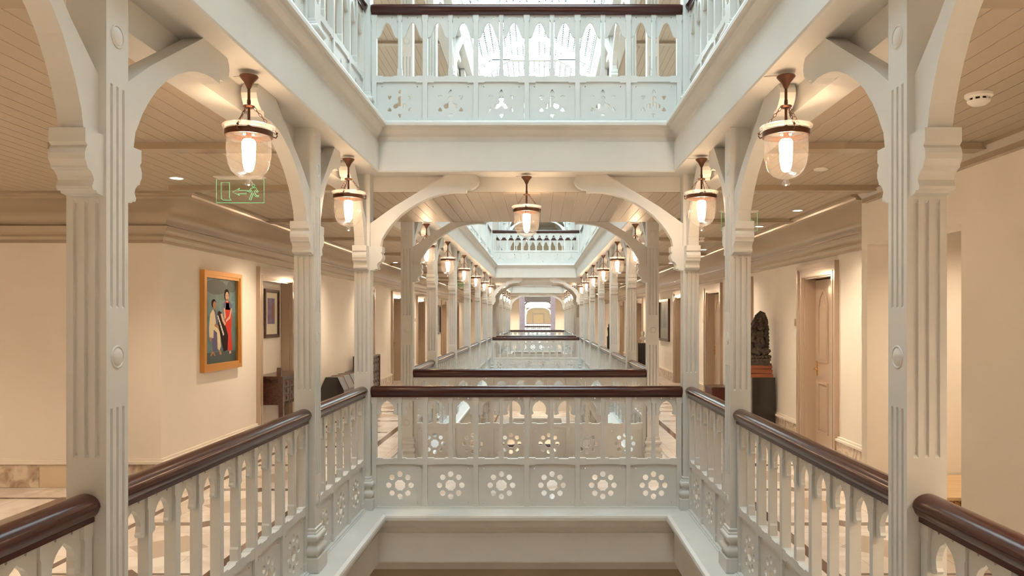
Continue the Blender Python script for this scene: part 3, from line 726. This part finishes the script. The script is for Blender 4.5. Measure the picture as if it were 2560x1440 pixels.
# arched lattice window in the upper end
r = bpy.data.objects.new('window_4', None); COL.objects.link(r); r.location = (0, 41.55, 0); tag(r, 'arched lattice window high at the far end', 'window', kind='structure')
arc = [(1.55*cos(t), 6.15+1.0*sin(t)) for t in [pi*i/20 for i in range(21)]]; arci = [(1.35*cos(t), 6.15+.85*sin(t)) for t in [pi*i/20 for i in range(21)]]
mb = MB(); mb.prism(arc+list(reversed(arci)), [], -.08, .0); put('arch_band', mb.mesh('arch_band', PAINT), r)
mb = MB()
for k in range(-9, 10):
    for d in (-1, 1):
        p = []
        x0 = k*.15; 
        for q in range(0, 9):
            px = x0+d*q*.1; pz = 6.15+q*.1
            if (px/1.35)**2+((pz-6.15)/.85)**2 < 1: p.append((px, -.04, pz))
        if len(p) > 1: mb.tube(p, .012, 4)
put('lattice', mb.mesh('lattice', PAINT), r)
# hall
mb = MB(); mb.box(-6, 6, 42, 60, -.2, 0); mb.box(-WX, -1.7, 60, 92, -.2, 0); mb.box(1.7, WX, 60, 92, -.2, 0); mb.box(-1.7, 1.7, 86, 92, -.2, 0); struct('floor', mb.mesh('floor', MARBLE), 'marble floor of the staircase hall and distant wing', 'floor')
mb = MB(); mb.box(-6.2, -6, 42, 60, -.2, 8); mb.box(6, 6.2, 42, 60, -.2, 8); mb.box(-6, 6, 42, 60, 8, 8.2)
mb.box(-6, -1.5, 60, 60.2, -.2, 8); mb.box(1.5, 6, 60, 60.2, -.2, 8); mb.box(-1.5, 1.5, 60, 60.2, 4.5, 8)
struct('wall_hall_far', mb.mesh('w', WALL), 'walls of the distant staircase hall', 'wall')
for s in (-1, 1):
    mb = MB(); mb.box(s*.98-.17, s*.98+.17, 46.8, 47.2, 0, 5); mb.box(s*.98-.2, s*.98+.2, 46.76, 47.24, 0, .4); mb.box(s*.98-.2, s*.98+.2, 46.76, 47.24, 2.3, 2.5)
    tag(put('stone_pier', mb.mesh('stone_pier', PURPLE)), 'violet grey stone pier in the distant hall, %s of the opening' % SIDE[s], 'pier')
r = thing('timber_beam', 'dark brown timber beam with pierced trefoils across the distant hall', 'beam', (0, 59.5, 0))
mb = MB(); mb.box(-1.25, 1.25, -.2, .2, 2.96, 3.62)
for s in (-1, 1): mb.prism([(s*1.25, 2.5), (s*.85, 2.90), (s*.55, 2.96), (s*.95, 2.96), (s*1.25, 2.75)], [], -.08, .08)
put('beam', mb.mesh('beam', BROWNB), r)
mb = MB(); holes = []
for cx in (-.55, 0, .55): holes += [circ(cx, 3.80, .05), circ(cx-.09, 3.72, .045), circ(cx+.09, 3.72, .045)]
mb.prism([(-1.25, 3.62), (1.25, 3.62), (1.25, 3.95), (-1.25, 3.95)], holes, -.05, .05); put('pierced_board', mb.mesh('pierced_board', BROWNB), r)
balustrade(-1.4, 58.5, 0, 2.8, 0, 6, 'horseshoe', 'distant white balustrade beyond the hall, nearer of the two', False)
balustrade(-1.4, 86, 0, 2.8, 0, 6, 'horseshoe', 'farthest white balustrade before the distant door', False)
for s in (-1, 1):
    column(s*XC, 64, 0, {1: 1.0, (0 if s < 0 else 2): 1.0}, 'distant white column beyond the hall, %s side' % SIDE[s], 0, None, False)
    column(s*XC, 86, 0, {3: 1.0, (0 if s < 0 else 2): 1.0}, 'farthest white column near the distant door, %s side' % SIDE[s], 0, None, False)
mb = MB(); mb.box(-1.7, 1.7, 85.8, 92, 2.9, 3.4); mb.box(-WX, -1.3, 60.2, 92, 2.99, 3.4); mb.box(1.3, WX, 60.2, 92, 2.99, 3.4); struct('ceiling', mb.mesh('ceiling', PAINT), 'ceiling and beams of the distant wing', 'ceiling')
mb = MB(); mb.box(-WX-.2, -WX, 60.2, 92, -.2, 3.4); mb.box(WX, WX+.2, 60.2, 92, -.2, 3.4); mb.box(-4, 4, 92, 92.2, -.2, 3.4); struct('wall_distant', mb.mesh('w', mat('warm_tan_wall', (.66, .50, .34), .8)), 'tan walls of the distant wing', 'wall')
r = bpy.data.objects.new('door_13', None); COL.objects.link(r); r.location = (0, 92, 0); tag(r, 'pale wooden double door at the very end of the view', 'door', kind='structure')
mb = MB(); mb.box(-.75, .75, -.06, 0, 0, 2.3); put('casing', mb.mesh('casing', DOORM), r)
mb = MB(); mb.box(-.58, .58, -.09, -.05, 0, 2.12); put('leaf', mb.mesh('leaf', LIGHTW), r)
area(0, 89.5, 2.85, 2, 3, 26, (1, .8, .55)); area(0, 51, 7.9, 6, 8, 110, (1, .86, .84)); area(0, 74, 4.4, 2.6, 20, 9, (.85, .97, 1))

# ------------------------------------------------------------------ pictures
def fit(u0, u1, z0, z1): return lambda u, z: (u0+(u1-u0)*u, z0+(z1-z0)*z)
def picture(x, s, y0, y1, z0, z1, fw, fm, label, painter, dep=.04):
    r = thing('framed_picture', label, 'picture', (x, (y0+y1)/2, z0), 0)
    W = (y1-y0)/2; H = z1-z0
    mb = MB(); 
    mb.prism([(-W, 0), (W, 0), (W, H), (-W, H)], [[(-W+fw*.6, fw*.6), (W-fw*.6, fw*.6), (W-fw*.6, H-fw*.6), (-W+fw*.6, H-fw*.6)]], 0, s*dep, 'yz')
    mb.prism([(-W+fw*.5, fw*.5), (W-fw*.5, fw*.5), (W-fw*.5, H-fw*.5), (-W+fw*.5, H-fw*.5)], [[(-W+fw, fw), (W-fw, fw), (W-fw, H-fw), (-W+fw, H-fw)]], 0, s*(dep-.012), 'yz')
    put('frame', mb.mesh('frame', fm), r); painter(r, s, W-fw, fw, H-fw); return r
def flat(mb, pts, t, mi, s): t = .010+(t-.010)*.3; mb.prism(pts, [], s*t, s*(t+.0004), 'yz', mi)
def paint_musicians(r, s, W, za, zb):
    ms = [mat('teal_ground', (.055, .12, .125), .35, noise=(6, (.09, .17, .17))), mat('teal_dark', (.03, .055, .055), .4), mat('cream_cloth', (.62, .52, .33), .5), mat('brown_skin', (.36, .16, .07), .5),
          mat('indigo_cloth', (.08, .06, .16), .5), mat('red_sari', (.50, .04, .025), .8, spec=.2), mat('black_brown', (.022, .010, .009), .8, spec=.15), mat('pale_skin', (.55, .33, .22), .5), mat('key_white', (.7, .66, .6), .5), mat('teal_light', (.10, .20, .21), .4)]
    mb = MB(); H = zb-za
    def Q(u, v): return (-W+2*W*u, za+H*v)      # u 0..1 from near (left) to far, v from bottom
    def poly(pts, mi, t): flat(mb, [Q(*p) for p in pts], t, mi, s)
    def oval(u, v, ru, rv, mi, t, n=14): poly([(u+ru*cos(2*pi*i/n), v+rv*sin(2*pi*i/n)) for i in range(n)], mi, t)
    poly([(0, 0), (1, 0), (1, 1), (0, 1)], 0, .010)
    poly([(0, 0), (1, 0), (1, .13), (0, .13)], 1, .0115); oval(.35, .90, .34, .09, 1, .0115); oval(.85, .92, .16, .07, 1, .0115)
    poly([(.45, .62), (.97, .60), (.97, .74), (.45, .75)], 9, .0115); poly([(.52, .64), (.92, .63), (.92, .72), (.52, .72)], 0, .0127)
    # standing woman in red
    poly([(.62, .74), (.80, .74), (.86, .55), (.84, .36), (.88, .14), (.74, .13), (.64, .40)], 5, .0127)
    poly([(.58, .70), (.66, .745), (.66, .66), (.60, .655)], 4, .014); poly([(.76, .745), (.86, .70), (.86, .655), (.77, .66)], 4, .014)
    poly([(.59, .655), (.63, .655), (.66, .54), (.61, .52)], 7, .0152); poly([(.82, .655), (.86, .655), (.80, .53), (.66, .48), (.66, .51), (.77, .56)], 7, .0152)
    oval(.69, .815, .085, .075, 6, .0127); oval(.70, .80, .060, .055, 7, .0152); poly([(.66, .76), (.74, .76), (.73, .73), (.67, .73)], 7, .0152)
    oval(.675, .806, .010, .005, 6, .0164, 6); oval(.725, .806, .010, .005, 6, .0164, 6); oval(.70, .772, .016, .004, 5, .0164, 6)
    poly([(.78, .13), (.82, .13), (.83, .10), (.77, .095)], 7, .0152)
    # seated man in cream
    poly([(.22, .62), (.34, .63), (.42, .40), (.38, .14), (.26, .14), (.22, .30)], 4, .0127)
    poly([(.17, .58), (.26, .64), (.31, .60), (.36, .44), (.47, .37), (.50, .20), (.46, .145), (.40, .17), (.38, .36), (.28, .40), (.27, .30), (.15, .30), (.14, .42)], 2, .014)
    oval(.28, .705, .07, .052, 6, .014); oval(.305, .685, .050, .048, 3, .0152); poly([(.345, .69), (.375, .676), (.345, .665)], 3, .0152)
    poly([(.30, .44), (.45, .40), (.46, .43), (.32, .47)], 3, .0164); poly([(.15, .31), (.21, .31), (.20, .26), (.16, .27)], 3, .0164)
    poly([(.22, .14), (.28, .14), (.34, .085), (.30, .085), (.26, .12), (.20, .085), (.17, .095)], 3, .0164); poly([(.44, .15), (.48, .15), (.54, .10), (.46, .095)], 3, .0164)
    # accordion
    poly([(.40, .60), (.45, .62), (.52, .60), (.55, .50), (.66, .42), (.73, .32), (.71, .14), (.58, .13), (.50, .30), (.42, .45)], 6, .0176)
    poly([(.38, .56), (.41, .57), (.60, .34), (.57, .32)], 8, .0188)
    for k in range(7): poly([(.385+.028*k, .545-.032*k), (.402+.028*k, .548-.032*k), (.394+.028*k, .530-.032*k)], 6, .020)
    poly([(.48, .585), (.54, .59), (.60, .50), (.66, .47), (.62, .44), (.54, .50)], 7, .0188)
    put('canvas', mb.mesh('canvas', ms), r)
picture(-WX, 1, 8.49, 9.56, 1.09, 2.26, .085, GOLD, 'gilt framed painting of a seated accordion player and a standing woman in red', paint_musicians, .055)
def paint_violet(r, s, W, za, zb):
    ms = [mat('mat_board', (.72, .66, .52), .7), mat('violet_print', (.13, .09, .20), .5, noise=(9, (.22, .17, .30))), mat('rust_print', (.22, .09, .07), .5)]
    mb = MB(); H = zb-za; flat(mb, [(-W, za), (W, za), (W, zb), (-W, zb)], .006, 0, s)
    a, b, c, d = -W*.70, W*.55, za+H*.25, za+H*.87
    flat(mb, [(a, c), (b, c), (b, d), (a, d)], .008, 1, s); flat(mb, [((a+b)/2, c+.05), (b-.02, c+.10), (b-.02, d-.06), ((a+b)/2+.03, d-.10)], .0095, 2, s)
    put('print', mb.mesh('print', ms), r)
r_ = picture(-WX-.133, 1, 10.82, 11.40, 1.42, 2.13, .05, DARKW, 'dark framed violet print hanging in the left niche', paint_violet, .03)
def paint_grey(r, s, W, za, zb):
    ms = [mat('grey_canvas', (.13, .14, .13), .3, noise=(5, (.20, .21, .19))), mat('grey_dark', (.07, .08, .08), .3), mat('grey_light', (.24, .25, .22), .3)]
    mb = MB(); H = zb-za; flat(mb, [(-W, za), (W, za), (W, zb), (-W, zb)], .010, 0, s)
    flat(mb, [(-W, za), (W, za), (W, za+H*.26), (-W, za+H*.30)], .0115, 2, s); flat(mb, [(-W*.2, za+H*.3), (W*.35, za+H*.3), (W*.2, za+H*.75), (0, za+H*.9), (-W*.1, za+H*.6)], .0125, 1, s)
    put('canvas', mb.mesh('canvas', ms), r)
picture(WX, -1, 20.75, 22.45, 1.05, 2.24, .07, DARKW, 'large dark framed grey painting on the right gallery wall', paint_grey, .06)
picture(-WX, 1, 28.0, 28.9, 1.1, 2.2, .07, DARKW, 'dark framed picture far along the left gallery wall', paint_grey, .05)

# wall plates
def plates(x, s, y, label):
    r = thing('switch_plates', label, 'switch', (x, y, 1.50), 0)
    mb = MB(); mb.box(*sorted((0, s*.012)), -.045, .045, .10, .20); put('room_plate', mb.mesh('room_plate', STEEL), r)
    mb = MB(); mb.box(*sorted((0, s*.012)), -.04, .04, -.05, .06); mb.box(*sorted((s*.012, s*.018)), -.014, .014, -.03, .03); put('switch', mb.mesh('switch', WHITEP), r)
plates(WX, -1, 10.56, 'two small switch plates beside the nearest right door')
plates(WX, -1, 16.5, 'two small switch plates beside the third right door')
plates(-WX, 1, 23.2, 'two small switch plates beside the third left door')

# ------------------------------------------------------------------ furniture
def cabinet(x0, x1, y0, y1, zb, zt, label):
    r = thing('carved_cabinet', label, 'cabinet', (x0, y0, 0), 0); W = x1-x0; L = y1-y0
    mb = MB(); mb.box(.03, W-.03, .03, L-.03, zb, zt-.03); put('body', mb.mesh('body', DARKW), r)
    mb = MB(); mb.box(0, W, 0, L, zt-.03, zt); put('top', mb.mesh('top', DARKW), r)
    for a in (0, W-.06):
        for b in (0, L-.06):
            mb = MB(); mb.box(a, a+.06, b, b+.06, 0, zt-.03); put('leg', mb.mesh('leg', DARKW), r)
    mb = MB(); n = 4; w = (L-.14)/n
    for i in range(n):
        for j in range(3):
            z0 = zb+.04+j*(zt-zb-.1)/3; y0_ = .07+i*w
            mb.box(W-.03, W-.012, y0_+.01, y0_+w-.01, z0, z0+(zt-zb-.1)/3-.015); mb.ball((W-.012, y0_+w/2, z0+(zt-zb-.1)/6), .028, (.6, 1, 1.2), 6)
    for i in range(14): mb.ball((W-.012, .07+i*(L-.14)/13, zb+.012), .016, (1, 1, 1), 5)
    put('carved_front', mb.mesh('carved_front', DARKW), r)
    mb = MB(); mb.prism([(0, zt), (.07, zt), (.085, zt+.04), (.07, zt+.09), (.05, zt+.115), (.02, zt+.12), (.005, zt+.08)], [], W-.09, W-.03, 'yz')
    put('finial', mb.mesh('finial', DARKW), r)
    return r
cabinet(-3.845, -3.44, 10.42, 11.50, .50, .90, 'dark carved wooden cabinet on legs standing in the left niche')
cabinet(-3.62, -3.28, 15.05, 16.05, .26, .94, 'dark carved cabinet farther down the left gallery')
def octchest():
    r = thing('octagonal_chest', 'black lacquered chest with octagonal ends against the left wall', 'chest', (-3.46, 13.0, 0), 0)
    P = [(-.21, .12), (-.21, .46), (-.115, .68), (.085, .68), (.19, .46), (.19, .12), (.12, .03), (-.14, .03)]
    mb = MB(); mb.prism(P, [], 0, 1.6); put('body', mb.mesh('body', mat('lacquer_brown', (.06, .028, .018), .25, coat=.5)), r)
    mb = MB(); mb.prism([(p[0]*1.03, p[1]*1.01) for p in P], [], -.015, 0.0); put('end_panel', mb.mesh('end_panel', BLACK), r)
    mb = MB(); mb.prism([(p[0]*1.015, p[1]*1.008) for p in P], [[(p[0]*.97, p[1]*.99+.002) for p in P]], 0, .03); me = mb.mesh('strap', BRONZE)
    for y in (.35, .8, 1.25): put('strap', me, r, (0, y, 0))
octchest()
# statue on pedestal
r = thing('pedestal', 'tall black square pedestal under the carved deity statue, right gallery', 'pedestal', (3.50, 11.55, 0))
mb = MB(); mb.box(-.175, .175, -.2, .2, 0, .81); put('block', mb.mesh('block', BLACK), r)
def statue():
    r = thing('stone_statue', 'dark carved stone deity figure on an orange wooden base on the black pedestal', 'statue', (3.48, 11.52, .81))
    mb = MB()
    for (h0, h1, k) in ((0, .05, 1), (.05, .065, .9), (.065, .12, .96), (.12, .135, .88), (.135, .18, .93)): mb.box(-.17*k, .17*k, -.15*k, .15*k, h0, h1)
    put('wooden_base', mb.mesh('wooden_base', ORANGE), r)
    mb = MB()
    for (h0, h1, k) in ((.18, .21, .95), (.21, .25, .82), (.25, .28, .9)): mb.box(-.165*k, .165*k, -.12*k, .12*k, h0, h1)
    put('stone_plinth', mb.mesh('stone_plinth', STONE), r)
    # body: seated figure with raised arms on a back slab with scalloped rim
    mb = MB()
    out = [(-.13, .28), (-.145, .42), (-.12, .56), (-.115, .70), (-.085, .83), (-.04, .93), (.03, .99), (.09, .965), (.13, .87), (.15, .72), (.155, .55), (.15, .40), (.14, .28)]
    mb.prism(out, [], .02, .09)
    for i in range(len(out)-1):
        for t in (0, .33, .66):
            p = (out[i][0]*(1-t)+out[i+1][0]*t, out[i][1]*(1-t)+out[i+1][1]*t); mb.ball((p[0]*.95, .03, p[1]), .022, n=5)
    put('back_slab', mb.mesh('back_slab', STONE, True), r)
    mb = MB()
    mb.ball((0, -.02, .52), .085, (1, .75, 1.35), 10); mb.ball((0, -.02, .64), .075, (1.15, .7, .8), 10); mb.ball((.01, -.03, .76), .046, (1, 1, 1.15), 10)
    mb.tube([(.01, -.03, .79), (.01, -.02, .86), (.015, -.01, .91)], [.04, .03, .012], 8)
    mb.ball((0, -.03, .41), .10, (1.25, .9, .6), 10)
    for s in (-1, 1):
        mb.tube([(s*.05, -.03, .40), (s*.11, -.10, .40), (s*.02, -.12, .35)], [.05, .04, .025], 8)
        mb.tube([(s*.08, -.02, .66), (s*.12, -.06, .56), (s*.07, -.11, .52)], [.028, .022, .016], 7)
        mb.tube([(s*.08, -.01, .67), (s*.13, -.03, .72), (s*.10, -.05, .82)], [.026, .02, .015], 7); mb.ball((s*.10, -.05, .84), .026, n=6)
    mb.tube([(0, -.11, .58), (.02, -.14, .50), (0, -.13, .44)], [.03, .022, .012], 7)
    rnd = random.Random(3)
    for k in range(60):
        mb.ball((rnd.uniform(-.13, .13), rnd.uniform(-.07, .0), rnd.uniform(.30, .88)), rnd.uniform(.010, .022), n=4)
    for k in range(6): mb.ball((-.13+.052*k, -.09, .31), .034, (1, 1, .9), 6)
    put('figure', mb.mesh('figure', STONE, True), r)
statue()
# pale bust on black pedestal, farther
r = thing('pedestal', 'black square pedestal under the pale bust, behind the first bridge column', 'pedestal', (3.03, 21.4, 0)); mb = MB(); mb.box(-.13, .13, -.14, .14, 0, 1.0); put('block', mb.mesh('block', BLACK), r)
mb = MB(); mb.lathe([(.001, 0), (.06, 0), (.055, .02), (.03, .04), (.035, .08), (.09, .10), (.095, .14), (.05, .18), (.03, .20), (.045, .23), (.05, .27), (.045, .31), (.02, .34), (.001, .345)], n=14); mb.ball((0, -.05, .25), .014, n=5); mb.ball((0, .03, .28), .05, n=7)
tag(put('marble_bust', mb.mesh('marble_bust', WHITES, True), loc=(3.05, 21.35, 1.0)), 'pale carved bust on a black pedestal in the right gallery', 'statue')
r = thing('pedestal', 'small distant black pedestal in the right gallery', 'pedestal', (2.85, 29.0, 0)); mb = MB(); mb.box(-.14, .14, -.14, .14, 0, 1.0); put('block', mb.mesh('block', BLACK), r)
mb = MB(); mb.lathe([(.001, 0), (.07, 0), (.05, .05), (.06, .2), (.075, .32), (.03, .38), (.04, .45), (.001, .50)], n=10); tag(put('dark_statuette', mb.mesh('dark_statuette', STONE, True), loc=(2.80, 29.0, 1.0)), 'dark statuette on the distant pedestal', 'statue')
# red carved box
r = thing('carved_box', 'low red-brown pierced wooden box on the right gallery floor', 'box', (3.52, 14.4, 0)); mb = MB(); mb.box(-.17, .17, -.30, .30, 0, .38); put('body', mb.mesh('body', REDBOX), r); mb = MB(); mb.box(-.18, .18, -.31, .31, .38, .41); put('lid', mb.mesh('lid', DARKW), r)
# low carved chest in near right alcove
r = thing('carved_chest', 'low wooden chest with golden carved front in the near right alcove', 'chest', (4.0, 6.6, 0))
mb = MB(); mb.box(-.60, .60, -.43, .43, 0, .215); put('body', mb.mesh('body', CARVED), r); mb = MB(); mb.box(-.62, .62, -.45, .45, .215, .24); put('top', mb.mesh('top', LIGHTW), r)
mb = MB(); mb.box(-.605, .605, -.44, -.43, .125, .137); put('band', mb.mesh('band', DARKW), r)
